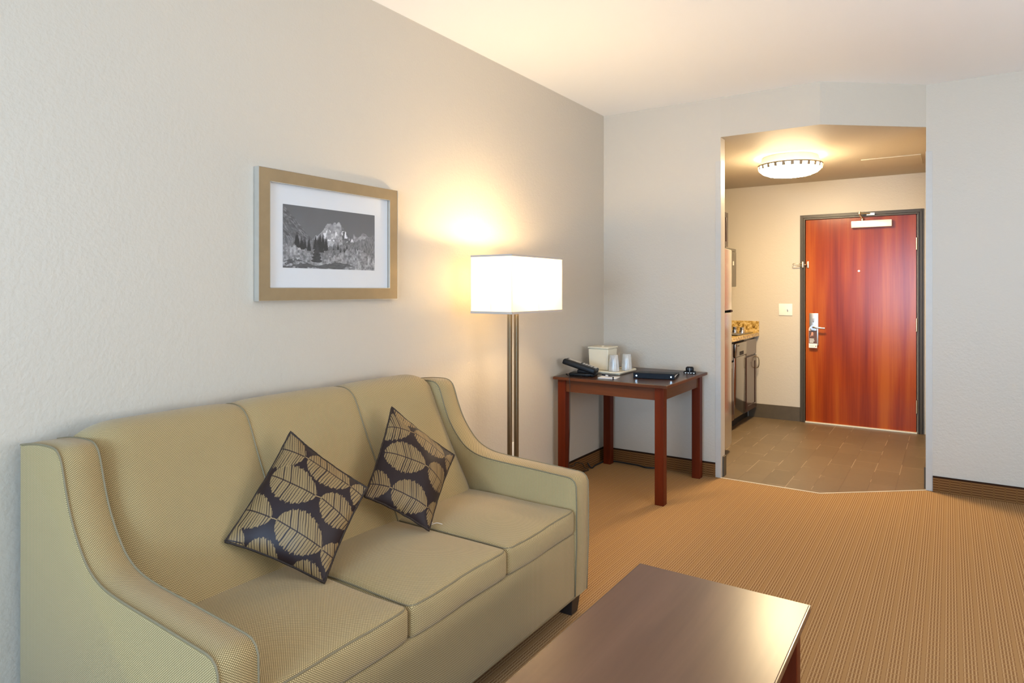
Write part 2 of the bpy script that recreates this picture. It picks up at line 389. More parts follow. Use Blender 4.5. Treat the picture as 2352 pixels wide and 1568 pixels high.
# vinyl corner guards
def guard(label,fx0,fx1,fy,sx0,sx1,sy1,z1):
    mb=MB(); mb.box(fx0,fx1,fy-.0022,fy,.0,z1); mb.box(sx0,sx1,fy,sy1,.0,z1)
    tag(obj('corner_guard',mb,M['guard'],origin=((fx0+fx1)/2,fy,0),bevel=.0008),label,'corner guard','corner guards at the entry opening')
guard('off white vinyl corner guard on the wall edge beside the desk',XJ-.036,XJ+.0022,D,XJ,XJ+.0022,D+.038,2.24)
guard('off white vinyl corner guard on the wall edge right of the entry door',X2-.0022,X2+.036,R2,X2-.0022,X2,R2+.038,2.247)
# flush access panel in the entry ceiling
mb=MB(); mb.rbox(1.645,2.07,6.13,6.58,ZS-.008,ZS,.003,N=1,seg=2); struct('trim_2',mb,M['soffit'])

# ------------------------------------------------------------------ entry door
d1=struct('door_1',MB().box(1.054,2.001,E_-.004,E_+.04,.012,2.029),M['door'],origin=(1.5,E_,0),bevel=.0015)
fm=MB()
def dframe(o0,o1,y0,y1):        # one step of the pressed frame: outer inset o0..o1 from the casing edge
    xa,xb,zt=1.002,2.060,2.078
    fm.box(xa+o0,xa+o1,y0,y1,0,zt-o0); fm.box(xb-o1,xb-o0,y0,y1,0,zt-o0); fm.box(xa+o1,xb-o1,y0,y1,zt-o1,zt-o0)
dframe(0,.012,E_-.012,E_+.10); dframe(.012,.030,E_-.022,E_+.10); dframe(.030,.036,E_-.014,E_+.10); dframe(.036,.049,E_-.028,E_+.10)
fm.box(1.03,1.068,E_+.0405,E_+.11,0,ZD); fm.box(1.986,2.02,E_+.0405,E_+.11,0,ZD); fm.box(1.068,1.986,E_+.0405,E_+.11,2.012,ZD+.02)
struct('trim_3',fm,M['frame_paint'],bevel=.0015)
struct('trim_4',MB().box(1.052,2.010,E_-.03,E_+.1,0,.012),M['threshold'],bevel=.002)
YD=E_-.004
obj('lock_plate',MB().rbox(1.088,1.172,YD-.012,YD,.775,1.095,.004,N=2,seg=2),M['steel'],d1,smooth=True,auto=40,label='brushed steel lock plate')
obj('thumbturn',MB().rbox(1.122,1.134,YD-.032,YD-.012,1.005,1.05,.005,N=2,seg=2),M['steel'],d1,smooth=True,label='steel thumbturn')
lm=MB(); lm.cyl((1.128,YD-.012,.955),(1.128,YD-.055,.955),.024,24); lm.tube(catmull([(1.128,YD-.055,.957),(1.15,YD-.062,.957),(1.19,YD-.062,.953),(1.238,YD-.060,.950)],5),.0095,10)
obj('lever_handle',lm,M['steel'],d1,smooth=True,auto=45,label='brushed steel lever handle')
for za,zb in ((1.70,1.81),(.945,1.065),(.19,.31)):
    hm=MB(); hm.cyl((2.004,E_-.030,za),(2.004,E_-.030,zb),.0075,12); hm.box(2.004,2.010,E_-.030,E_-.004,za,zb); obj('hinge',hm,M['brass'],d1,smooth=True,auto=45,label='satin nickel hinge')
pm=MB(); pm.cyl((1.529,YD-.006,1.511),(1.529,YD,1.511),.009,16); obj('peephole',pm,M['brass'],d1,label='small round peephole')
cb=obj('door_closer',MB().rbox(1.467,1.808,YD-.055,YD,1.925,1.990,.004,N=2,seg=2),M['closer'],d1,smooth=True,auto=40,label='white painted closer body')
am=MB(); am.cyl((1.56,YD-.03,1.990),(1.56,YD-.03,2.018),.012,14); am.tube([(1.56,YD-.03,2.012),(1.548,YD-.10,2.040),(1.545,YD-.12,2.058)],.0075,8)
am.cyl((1.545,YD-.12,2.045),(1.545,YD-.12,2.070),.011,12); am.tube([(1.545,YD-.12,2.060),(1.64,YD-.03,2.052)],.006,8); am.box(1.60,1.665,YD-.045,YD-.028,2.040,2.060)
obj('closer_arm',am,M['brass'],cb,smooth=True,auto=45,label='nickel closer arm')
# swing bar door guard: keeper on the door, swing bar on the frame
kb=obj('swing_bar_keeper',MB().rbox(1.064,1.085,YD-.012,YD,1.545,1.615,.005,N=2,seg=2),M['brass'],d1,smooth=True,label='nickel swing bar keeper')
bm_=MB(); bm_.cyl((1.07,YD-.020,1.58),(1.04,YD-.032,1.58),.006,10); bm_.tube([(1.03,YD-.035,1.588),(.94,YD-.03,1.592),(.935,YD-.03,1.582),(.935,YD-.03,1.570),(.94,YD-.03,1.564),(1.03,YD-.035,1.570)],.004,8)
bm_.rbox(1.022,1.040,YD-.042,YD-.022,1.548,1.612,.005,N=2,seg=2)
t=thing('swing_bar_latch','nickel swing bar door guard mounted on the frame left of the door','latch',(1.03,YD-.03,1.55))
obj('swing_bar',bm_,M['brass'],t,smooth=True)
# hanging door tag on the lever
t=thing('door_hanger','brown and white printed hanger card hanging on the door lever','door tag',(1.125,YD-.034,.75))
hy0,hy1=YD-.0350,YD-.0340
mb=MB(); mb.box(1.088,1.164,hy0,hy1,.752,.925)
for k in range(12):
    a0,a1=math.pi*k/12,math.pi*(k+1)/12
    mb.prism([(1.126+.038*math.cos(a0),0),(1.126+.038*math.cos(a1),0),(1.126+.027*math.cos(a1),0),(1.126+.027*math.cos(a0),0)],0,0) if False else None
    p=[(1.126+r*math.cos(a),.935+r*.95*math.sin(a)) for r,a in ((.038,a0),(.038,a1),(.0265,a1),(.0265,a0))]
    mb.add([(x,hy0,z) for x,z in p]+[(x,hy1,z) for x,z in p],[(0,1,2,3),(7,6,5,4),(0,4,5,1),(2,6,7,3)])
mb.box(1.088,1.0995,hy0,hy1,.925,.936); mb.box(1.1525,1.164,hy0,hy1,.925,.936)
obj('card',mb,M['paper'],t)
obj('photo_print',MB().box(1.089,1.163,hy0-.0005,hy0,.795,.923),M['tagbrown'],t,label='brown photo print')
hp=MB(); f=[(1.112,.905),(1.124,.912),(1.131,.895),(1.128,.872),(1.122,.868),(1.119,.882),(1.108,.862),(1.103,.866),(1.110,.888)]
hp.add([(x,hy0-.0009,z) for x,z in f]+[(x,hy0-.0005,z) for x,z in f],[tuple(range(len(f)-1,-1,-1))]+[(i,(i+1)%len(f),len(f)+(i+1)%len(f),len(f)+i) for i in range(len(f))])
obj('printed_hand',hp,M['skin'],t,label='printed hand shape')
pr=MB()
for x0,x1,z in ((1.095,1.136,.838),(1.095,1.139,.822),(1.095,1.13,.808)): pr.box(x0,x1,hy0-.0009,hy0-.0005,z-.004,z+.004)
obj('headline_print',pr,M['paper'],t,label='white printed headline lines')
pr=MB(); pr.box(1.096,1.135,hy0-.0004,hy0,.768,.770); pr.box(1.148,1.156,hy0-.0004,hy0,.764,.774); obj('small_print',pr,M['tagbrown'],t)
# light switch plate
t=thing('light_switch','cream light switch plate on the wall left of the entry door','switch',(.863,E_,1.065))
obj('plate',MB().rbox(.798,.928,E_-.007,E_,1.066,1.187,.003,N=2,seg=2),M['white'],t,smooth=True,auto=40)
obj('toggle',MB().rbox(.880,.890,E_-.020,E_-.006,1.112,1.134,.003,N=1,seg=2),M['steel'],t,smooth=True,label='small grey toggle')

# ------------------------------------------------------------------ entry ceiling light
LC=(1.173,5.709,0)
t=thing('ceiling_light','round lit ceiling light with striped rim in the entry','ceiling light',(LC[0],LC[1],ZS))
obj('canopy',MB().lathe([(.0,ZS-.001),(.21,ZS-.001),(.2335,ZS-.063),(.0,ZS-.065)],LC,48),M['white'],t,smooth=True,auto=40)
RL=.245
b=obj('glass_bowl',MB().lathe([(RL-.005,2.338),(RL-.009,2.322),(RL-.016,2.302),(RL-.035,2.285),(RL-.075,2.268),(RL-.13,2.258),(.05,2.253),(.001,2.253)],LC,64),M['bowl'],t,smooth=True)
rg=obj('rim_ring',MB().lathe([(RL-.004,2.346),(RL+.002,2.346),(RL+.002,2.335),(RL-.004,2.335),(RL-.004,2.346)],LC,64),M['tab'],t,smooth=True,auto=40)
for k in range(24):
    a=2*math.pi*k/24; mb=MB(); w=.024
    q=[]
    for (r,z) in ((RL+.0005,2.338),(RL-.001,2.322),(RL-.005,2.309)):
        for da in (-w/2/RL,w/2/RL): q.append((LC[0]+r*math.cos(a+da),LC[1]+r*math.sin(a+da),z))
    q2=[(LC[0]+(x-LC[0])*.991,LC[1]+(y-LC[1])*.991,z) for x,y,z in q]
    mb.add(q+q2,[(0,2,3,1),(2,4,5,3),(7,9,8,6),(9,11,10,8),(0,6,8,2),(2,8,10,4),(3,9,7,1),(5,11,9,3),(4,10,11,5),(1,7,6,0)])
    obj('rim_tab',mb,M['tab'],rg)

# ------------------------------------------------------------------ kitchen along the entry wall
t=thing('refrigerator','tall stainless refrigerator seen edge on behind the wall left of the entry','refrigerator',(.38,5.16,0))
obj('body',MB().rbox(.03,.66,4.83,5.52,.03,1.65,.01,N=2,seg=2),M['black'],t,smooth=True,auto=40)
def curved(z0,z1):
    mb=MB(); n=20; pts=[]
    for k in range(n+1):
        f=2*k/n-1; pts.append((.788-.027*f*f-(.012*max(0,(abs(f)-.9)/.1)**2),4.835+.69*k/n))
    pl=[(.672,5.525),(.672,4.835)]+pts
    return mb.prism(pl,z0,z1)
for nm,z0,z1 in (('freezer_door',1.165,1.655),('fridge_door',.07,1.145)):
    dd=obj(nm,curved(z0,z1),M['fridge'],t,smooth=True,auto=35,bevel=.004)
    mb=MB(); za,zb=(1.20,1.40) if nm=='freezer_door' else (.75,1.10)
    mb.tube([(.745,4.90,za),(.795,4.90,za+.02),(.795,4.90,zb-.02),(.745,4.90,zb)],.010,8); obj('handle',mb,M['black'],dd,smooth=True)
hg=MB(); hg.box(.672,.772,5.44,5.495,1.147,1.163); obj('hinge',hg,M['black'],t,label='black middle hinge')
obj('kick_grille',MB().box(.60,.70,4.84,5.49,.0,.065),M['blackmatte'],t)
def shaker(parent,y0,y1,z0,z1,xf,hand=None):
    dd=obj('door',MB().box(xf,xf+.018,y0,y1,z0,z1),M['cab'],parent,bevel=.002)
    fr=MB(); w=.055
    fr.box(xf+.018,xf+.024,y0,y0+w,z0,z1); fr.box(xf+.018,xf+.024,y1-w,y1,z0,z1); fr.box(xf+.018,xf+.024,y0+w,y1-w,z0,z0+w); fr.box(xf+.018,xf+.024,y0+w,y1-w,z1-w,z1)
    obj('door_frame',fr,M['cab'],dd,bevel=.002)
    if hand:
        hy,h0,h1=hand; hm=MB().tube(catmull([(xf+.022,hy,h0),(xf+.05,hy,h0+.012),(xf+.058,hy,(h0+h1)/2),(xf+.05,hy,h1-.012),(xf+.022,hy,h1)],5),.005,8); obj('handle',hm,M['pole'],dd,smooth=True,label='curved bronze pull handle')
XF=.560
t=thing('base_cabinet','dark cherry base cabinet with drawer and door beside the entry wall','cabinet',(.3,6.90,0))
mb=MB(); mb.box(.012,XF,6.685,7.115,.10,.846); obj('body',mb,M['cab'],t)
obj('toe_kick',MB().box(.012,.49,6.685,7.115,0,.10),M['blackmatte'],t)
shaker(t,6.70,7.105,.115,.655,XF,(7.06,.52,.64))
obj('drawer',MB().box(XF,XF+.020,6.70,7.105,.672,.825),M['cab'],t,bevel=.003)
t=thing('dishwasher','narrow dark steel dishwasher between the base cabinets','dishwasher',(.3,6.46,0))
obj('body',MB().box(.02,XF,6.255,6.675,.10,.846),M['blackmatte'],t)
obj('door',MB().rbox(XF,XF+.022,6.26,6.67,.12,.69,.004,N=2,seg=2),M['dish'],t,smooth=True,auto=40)
cp=obj('control_panel',MB().rbox(XF,XF+.034,6.26,6.67,.695,.825,.008,N=2,seg=3),M['dish'],t,smooth=True,auto=40)
mb=MB(); mb.box(XF+.0335,XF+.0355,6.40,6.54,.705,.74); obj('handle_recess',mb,M['blackmatte'],cp,label='black handle recess')
mb=MB(); mb.box(XF+.0335,XF+.0350,6.32,6.39,.795,.803); obj('display',mb,M['blackmatte'],cp)
obj('kick_plate',MB().box(.05,.50,6.26,6.67,0,.10),M['blackmatte'],t)
t=thing('base_cabinet','dark cherry base cabinet between refrigerator and dishwasher','cabinet',(.3,5.88,0))
obj('body',MB().box(.012,XF,5.53,6.245,.10,.846),M['cab'],t); obj('toe_kick',MB().box(.012,.50,5.53,6.245,0,.10),M['blackmatte'],t)
shaker(t,5.55,5.885,.115,.655,XF,(5.85,.52,.64)); shaker(t,5.895,6.235,.115,.655,XF,(5.93,.52,.64)); obj('drawer',MB().box(XF,XF+.020,5.55,6.235,.672,.825),M['cab'],t,bevel=.003)
t=thing('countertop','golden granite countertop with backsplash in the kitchenette','countertop',(.3,6.3,.848))
obj('slab',MB().box(.012,.605,5.53,E_-.002,.848,.887),M['granite'],t,bevel=.003)
obj('backsplash',MB().box(.012,.604,E_-.022,E_-.002,.887,1.003),M['granite'],t,bevel=.002)
t=thing('cooktop','black cooktop set on the granite countertop','cooktop',(.33,6.75,.888))
obj('plate',MB().rbox(.08,.57,6.42,7.02,.887,.897,.004,N=2,seg=2),M['blackglass'],t,smooth=True,auto=40)
for x,y in ((.50,6.855),(.405,6.935),(.30,6.94),(.20,6.94)):
    km=MB(); km.lathe([(.026,0),(.026,.018),(.020,.022),(.024,.050),(.0,.052)],(x,y,.897),20); obj('knob',km,M['chrome'],t,smooth=True,auto=40,label='chrome control knob')
for y in (6.58,6.84):
    km=MB(); km.lathe([(.09,0),(.095,.008),(.06,.010),(.055,.004),(.0,.004)],(.28,y,.897),28); obj('burner',km,M['blackmatte'],t,smooth=True,auto=40)
t=thing('microwave','grey over range microwave above the cooktop','microwave',(.2,6.58,1.33))
obj('body',MB().rbox(.012,.37,6.20,6.96,1.345,1.75,.004,N=2,seg=2),M['micro'],t,smooth=True,auto=40)
obj('door',MB().rbox(.37,.415,6.20,6.76,1.36,1.72,.008,N=2,seg=2),M['micro'],t,smooth=True,auto=40)
cp=obj('control_panel',MB().rbox(.37,.415,6.765,6.96,1.36,1.72,.008,N=2,seg=2),M['micro'],t,smooth=True,auto=40)
obj('button_label',MB().box(.4145,.4165,6.83,6.87,1.58,1.62),M['white'],cp)
obj('vent_strip',MB().box(.37,.41,6.20,6.96,1.722,1.75),M['micro'],t); obj('base',MB().taper(.04,.36,6.24,6.92,1.325,1.345,.9),M['black'],t)
t=thing('wall_cabinet','dark wall cabinet mounted above the microwave','cabinet',(.16,6.58,1.79))
obj('body',MB().box(.012,.31,6.20,6.95,1.765,2.14),M['cab'],t); shaker(t,6.205,6.57,1.775,2.13,.31); shaker(t,6.58,6.945,1.775,2.13,.31)

# ------------------------------------------------------------------ sofa
YA0,YA1,YB0,YB1=.782,.882,2.335,2.443
sofa=thing('sofa','olive and cream woven three seat sofa with sloping arms','sofa',(.53,1.61,0))
prof=[(.035,.885),(.12,.899),(.20,.905),(.255,.903),(.283,.888),(.30,.86),(.322,.80),(.352,.735),(.395,.675),(.445,.628),(.51,.600),(.60,.588),(.75,.581),(.90,.574),(.965,.571)]
top=[(p.x,p.z) for p in catmull([(x,0,z) for x,z in prof],5)]
top+=[(.985,.567),(1.000,.556),(1.008,.538)]
side=top+[(1.010,.45),(1.010,.30),(1.006,.20),(1.002,.09),(.035,.09)]
def arm(y0,y1,label):
    mb=MB(); n=len(side); rr=.006
    ys=[(y0,rr),(y0+rr,0),((y0+y1)/2,-.002),(y1-rr,0),(y1,rr)]
    L=[0]
    for a,b in zip(side,side[1:]+side[:1]): L.append(L[-1]+math.hypot(b[0]-a[0],b[1]-a[1]))
    nrm=[]
    for i in range(n):
        a=Vector(side[(i-1)%n]); b=Vector(side[(i+1)%n]); d=(b-a).normalized(); nrm.append(Vector((-d.y,d.x)))
    vs=[]
    for y,ins in ys:
        for i,(x,z) in enumerate(side): vs.append((x-nrm[i].x*ins,y,z-nrm[i].y*ins))
    fs=[];uv=[]
    for j in range(len(ys)-1):
        for i in range(n):
            k=(i+1)%n; fs.append((j*n+i,(j+1)*n+i,(j+1)*n+k,j*n+k)); uv.append([(ys[j][0],L[i]),(ys[j+1][0],L[i]),(ys[j+1][0],L[i+1]),(ys[j][0],L[i+1])])
    fs.append(tuple(range(n))); uv.append(None); m=len(ys)-1
    fs.append(tuple(m*n+i for i in range(n-1,-1,-1))); uv.append(None)
    mb.add(vs,fs,uv)
    o=obj('arm',mb,M['fabric'],sofa,smooth=True,auto=60,label=label)
    for y in (y0+.003,y1-.003):
        pts=[(x,y,z) for x,z in side[:-1]]
        obj('piping',MB().tube(pts,.0028,8),M['piping'],o,smooth=True)
arm(YA0,YA1,None); arm(YB0,YB1,None)
# backrest
bp=[(.04,.20),(.04,.55),(.045,.84),(.065,.895),(.11,.925),(.165,.936),(.215,.930),(.252,.906),(.278,.865),(.318,.78),(.378,.665),(.44,.555),(.492,.462),(.515,.38),(.52,.20)]
bp=[(p.x,p.z) for p in catmull([(x,0,z) for x,z in bp],6)]
seams=[YA1,1.3665,1.852,YB0]
nb=len(bp); Lb=[0]
for a,b in zip(bp,bp[1:]): Lb.append(Lb[-1]+math.hypot(b[0]-a[0],b[1]-a[1]))
bn=[]
for i in range(nb):
    a=Vector(bp[max(i-1,0)]); b=Vector(bp[min(i+1,nb-1)]); d=(b-a).normalized(); bn.append(Vector((-d.y,d.x)))
def backpt(i,y):
    k=0 if y<seams[1] else (1 if y<seams[2] else 2); f=2*(y-seams[k])/(seams[k+1]-seams[k])-1
    amt=.010*(1-abs(f)**6)-.006
    e=max(0,1-min(y-YA1,YB0-y)/.10); amt-=.022*e*e
    return (bp[i][0]+bn[i].x*amt,y,bp[i][1]+bn[i].y*amt)
ysb=sorted(set([YA1+(YB0-YA1)*k/72 for k in range(73)]+seams)); mb=MB()
vs=[backpt(i,y) for y in ysb for i in range(nb)]; fs=[];uv=[]
for j in range(len(ysb)-1):
    for i in range(nb-1):
        fs.append((j*nb+i,j*nb+i+1,(j+1)*nb+i+1,(j+1)*nb+i)); uv.append([(ysb[j],Lb[i]),(ysb[j],Lb[i+1]),(ysb[j+1],Lb[i+1]),(ysb[j+1],Lb[i])])
m=len(ysb)-1; fs+= [tuple(range(nb-1,-1,-1)),tuple(m*nb+i for i in range(nb))]; uv+=[None,None]
fs=[f[::-1] for f in fs]; uv=[u[::-1] if u else None for u in uv]
mb.add(vs,fs,uv); br=obj('backrest',mb,M['fabric'],sofa,smooth=True,auto=60)
for y in seams[1:3]:
    obj('seam_piping',MB().tube([(backpt(i,y)[0]+bn[i].x*.001,y,backpt(i,y)[2]+bn[i].y*.001) for i in range(10,nb-8)],.0028,8),M['piping'],br,smooth=True)
# seat cushions
cy=[YA1+.004,1.3665,1.852,YB0-.004]
for k in range(3):
    y0,y1=cy[k]+.002,cy[k+1]-.002; ph=k*1.7
    def wob(o,ph=ph):
        o=Vector(o); o.z+=.0025*math.sin(o.x*13+ph)*math.cos(o.y*9+ph*2); o.x+=.002*math.sin(o.y*21+ph); return o
    c=obj('seat_cushion',MB().rbox(.46,1.006,y0,y1,.349,.448,.020,(.010,.0,.022),N=18,seg=4,fn=wob),M['fabric'],sofa,smooth=True,weld=True)
    for z,s in ((.4475,1),(.351,-1)):
        pts=[]
        xa,xb=.48,1.006; q=.0055
        loop=[(xa,y0+q)]+[(xa+(xb-.03-xa)*i/12,y0+q) for i in range(1,13)]+[(xb-.012,y0+.012)]+[(xb-q,y0+.03+(y1-y0-.06)*i/14) for i in range(15)]+[(xb-.012,y1-.012)]+[(xb-.03-(xb-.03-xa)*i/12,y1-q) for i in range(13)]
        for x,y in loop:
            b=2*(y-y0)/(y1-y0)-1; a=2*(x-.46)/(1.006-.46)-1
            zc=.022*(1-a*a)*(1-b*b)*.9 if s>0 else 0
            xo=x+ (.010*(1-b*b)*(.19) if a>.9 else 0)
            v=wob((xo,y,z-s*q+zc)); pts.append(tuple(v))
        obj('piping',MB().tube(catmull(pts,2),.0028,8),M['piping'],c,smooth=True)
obj('front_rail',MB().rbox(.05,1.003,YA1+.001,YB0-.001,.09,.350,.008,N=4,seg=2),M['fabric'],sofa,smooth=True,auto=50)
obj('rail_piping',MB().tube([(1.002,YA1,.094),(1.002,YB0,.094)],.004,8),M['piping'],sofa,smooth=True)
for x,y in ((.945,YA0+.055),(.945,YB1-.055),(.10,YA0+.055),(.10,YB1-.055)):
    obj('foot',MB().taper(x-.038,x+.038,y-.038,y+.038,0,.092,.72),M['foot'],sofa,bevel=.003,label='dark tapered wooden foot')
th=MB(); th.tube(catmull([(.655,1.842,.466),(.668,1.852,.472),(.675,1.835,.470),(.69,1.85,.475),(.70,1.87,.466)],6),.0007,5); obj('loose_thread',th,M['paper'],sofa,label='pale loose thread')

# ------------------------------------------------------------------ throw pillows
def leafmask(Sx,Tx,leaves,side):
    gold=np.zeros_like(Sx); noise=rng.random((64,))
    for (s0,t0,s1,t1,w) in leaves:
        ax,ay=(s1-s0)*side,(t1-t0)*side; L=math.hypot(ax,ay); ux,uy=ax/L,ay/L
        px,py=(Sx-s0)*side,(Tx-t0)*side; a=(px*ux+py*uy)/L; b=(-px*uy+py*ux)
        aa=np.clip(a,0,1)
        wid=w*np.power(np.clip(np.sin(np.pi*np.power(aa,.92)),0,1),.55)
        ph=rng.random()*6.28
        edge=wid*(1+.05*np.sin(a*55+ph)+.03*np.sin(a*131+ph*2))
        inside=(a>0)&(a<1)&(np.abs(b)<edge)
        # ribs fan from the midrib towards the stem end
        sl=np.where(b>0,.55,.20)
        q=(a*L+np.abs(b)*sl)/.0092
        jit=.12*np.sin(q*.9+ph)+.05*np.sin(np.abs(b)*150+q)
        fr=np.abs((q+jit)%1-.5)
        iq=np.floor(q+jit).astype(int)%64
        gapw=.03+.20*noise[iq]**3+.13*np.clip(np.abs(b)/w,0,1)*noise[(iq+17)%64]**2
        rib=np.clip((fr-gapw)/.07,0,1)
        fine=np.clip((np.abs(((q*3.1+jit*2)%1)-.5)-.06)/.12,0,1)*.35+.65
        mid=np.clip((np.abs(b)-.0011)/.0012,0,1)
        gold=np.maximum(gold,np.where(inside,rib*mid*fine,0))
    for (s0,t0,s1,t1,w),(s2,t2,s3,t3,w2) in zip(leaves,leaves[1:]):
        if s2>s1 and s2-s1<.12:
            f=np.clip((Sx-s1)/(s2-s1),0,1); on=(Sx>=s1-.01)&(Sx<=s2+.01)&(np.abs(Tx-(t1+(t2-t1)*f))*side<.0011); gold=np.where(on,1.25,gold)
    return gold
def pillow(name,label,T,L,B,R,leaves,thick,group):
    T,L,B,R=[Vector(p) for p in (T,L,B,R)]; C=(T+L+B+R)/4
    n=(B-L).cross(T-L).normalized()
    if n.x<0: n=-n
    side=((B-L).length+(T-L).length+(R-B).length+(R-T).length)/4
    root=thing(name,label,'pillow',tuple(C),group)
    def surf(s,t,sgn,th):
        a,b=2*s-1,2*t-1
        # sides curve slightly inwards so that the corners read as points
        s2=s+ .5*.055*(1-b*b)*(-a)*abs(a)**2; t2=t+.5*.055*(1-a*a)*(-b)*abs(b)**2
        p=L*((1-s2)*(1-t2))+B*(s2*(1-t2))+R*(s2*t2)+T*((1-s2)*t2)
        hgt=th*((1-a*a)**.62*(1-b*b)**.62)
        w=.004*math.sin(9*s+4*t)*(1-a*a)*(1-b*b)+.0035*math.sin(31*t-14*s)*max(0,abs(a)-.55)*(1-b*b)+.0035*math.sin(29*s+11*t)*max(0,abs(b)-.55)*(1-a*a)
        return p+n*sgn*(hgt+w)
    for sgn,N,nm in ((1,300,'front_panel'),(-1,48,'back_panel')):
        g=np.linspace(0,1,N+1); Sx,Tx=np.meshgrid(g,g,indexing='ij')
        vs=[surf(s,t_,sgn,thick if sgn>0 else thick*.8) for s in g for t_ in g]
        fs=[(i*(N+1)+j,(i+1)*(N+1)+j,(i+1)*(N+1)+j+1,i*(N+1)+j+1) for i in range(N) for j in range(N)]
        v0=(vs[fs[0][1]]-vs[fs[0][0]]).cross(vs[fs[0][2]]-vs[fs[0][0]])
        if v0.dot(n*sgn)<0: fs=[f[::-1] for f in fs]
        mb=MB(); mb.add(vs,fs); o=obj(nm,mb,M['pillow'],root,smooth=True)
        gold=leafmask(Sx,Tx,leaves,side).ravel()[:,None]
        nz=rng.random((len(gold),1))*.12+.94
        dark=np.array([[.020,.0105,.0095]]); gd=np.array([[.25,.156,.064]])
        c=np.concatenate([(dark*(1-gold)+gd*gold*nz),np.ones((len(gold),1))],1)
        at=o.data.color_attributes.new('print','FLOAT_COLOR','POINT'); at.data.foreach_set('color',c.ravel())
    def e(s,t_): return tuple(surf(s,t_,1,0))
    k=40; loop=[e(i/k,0) for i in range(k)]+[e(1,i/k) for i in range(k)]+[e(1-i/k,1) for i in range(k)]+[e(0,1-i/k) for i in range(k+1)]
    obj('edge_piping',MB().tube(loop,.0042,8),M['pipedark'],root,smooth=True)
M['pipedark']=plain('pillow_piping',(.03,.018,.012),.6,spec=.2,scale=160,var=.8)
lv1=[(-.20,.80,.30,.88,0.0598),(.335,.882,.84,.900,0.0527),(.86,.90,1.30,.885,0.0495),(.075,.588,.605,.606,0.0543),(.655,.618,1.05,.592,0.0511),
     (-.17,.265,.31,.275,0.0495),(.365,.280,.865,.243,0.0591),(.87,.232,1.35,.216,0.0527),(-.32,.0,.17,.02,.05),(.20,-.02,.52,-.03,0.0463),(.66,-.04,1.0,-.06,.05)]
pillow('throw_pillow','brown satin leaf print pillow leaning in front at the sofa left, overlapping the other',(.415,1.42,.853),(.45,1.158,.576),(.714,1.309,.462),(.667,1.525,.681),lv1,.062,'leaf print throw pillows')
lv2=[(-.20,.72,.295,.818,0.0527),(.345,.832,.855,.852,0.0495),(.875,.842,1.30,.87,0.0495),(.035,.462,.595,.524,0.0543),(.645,.530,1.05,.538,0.0511),(-.25,.11,.255,.144,0.0495),(.28,.145,.83,.165,0.0511),(.85,.170,1.30,.164,0.0495),(.02,1.02,.42,1.03,.05)]
pillow('throw_pillow','brown satin leaf print pillow behind, on the seam toward the sofa right end',(.409,1.907,.863),(.55,1.627,.605),(.693,1.802,.462),(.586,2.081,.66),lv2,.058,'leaf print throw pillows')

# ------------------------------------------------------------------ floor lamp
t=thing('floor_lamp','lit floor lamp with white rectangular shade and twin bronze poles','floor lamp',(.285,3.01,0))
obj('base',MB().box(.155,.415,2.86,3.16,0,.022),M['pole'],t,bevel=.003)
for y in (2.925,2.990): obj('pole',MB().box(.280,.300,y-.010,y+.010,.022,1.25),M['pole'],t,bevel=.002)
mb=MB(); mb.box(.282,.298,2.935,2.980,1.225,1.245); mb.cyl((.29,2.957,1.235),(.29,2.957,1.30),.014,14); obj('socket',mb,M['pole'],t)
obj('bulb',MB().lathe([(.0,1.300),(.013,1.30),(.014,1.318),(.026,1.345),(.029,1.365),(.022,1.39),(.0,1.40)],(.29,2.957,0),20),M['bulb'],t,smooth=True)
sx0,sx1,sy0,sy1,sz0,sz1=.160,.420,2.752,3.268,1.206,1.511
mb=MB(); w=.002
mb.box(sx0,sx1,sy0,sy0+w,sz0,sz1); mb.box(sx0,sx1,sy1-w,sy1,sz0,sz1); mb.box(sx0,sx0+w,sy0+w,sy1-w,sz0,sz1); mb.box(sx1-w,sx1,sy0+w,sy1-w,sz0,sz1)
sh=obj('lamp_shade',mb,M['shade'],t)
M['shtrim']=plain('shade_trim',(.44,.39,.34),.8)
for z0,z1 in ((sz0,sz0+.012),(sz1-.010,sz1)):
    mb=MB(); q=.0012
    mb.box(sx0-q,sx1+q,sy0-q,sy0,z0,z1); mb.box(sx0-q,sx1+q,sy1,sy1+q,z0,z1); mb.box(sx0-q,sx0,sy0,sy1,z0,z1); mb.box(sx1,sx1+q,sy0,sy1,z0,z1); obj('trim_band',mb,M['shtrim'],sh)
mb=MB(); mb.tube([(sx0+.002,3.01,1.26),(sx1-.002,3.01,1.26)],.003,6); mb.tube([(.29,2.957,1.26),(.29,sy0+.002,1.26)],.003,6); mb.tube([(.29,2.957,1.26),(.29,sy1-.002,1.26)],.003,6); obj('shade_spider',mb,M['pole'],sh)
# outlet behind the lamp
t=thing('wall_outlet','white wall outlet behind the floor lamp poles','outlet',(0,3.41,.27))
obj('plate',MB().rbox(0,.006,3.372,3.448,.270,.385,.002,N=2,seg=2),M['white'],t,smooth=True,auto=40)
obj('receptacle',MB().rbox(.006,.009,3.393,3.427,.285,.370,.001,N=1,seg=1),M['white'],t)

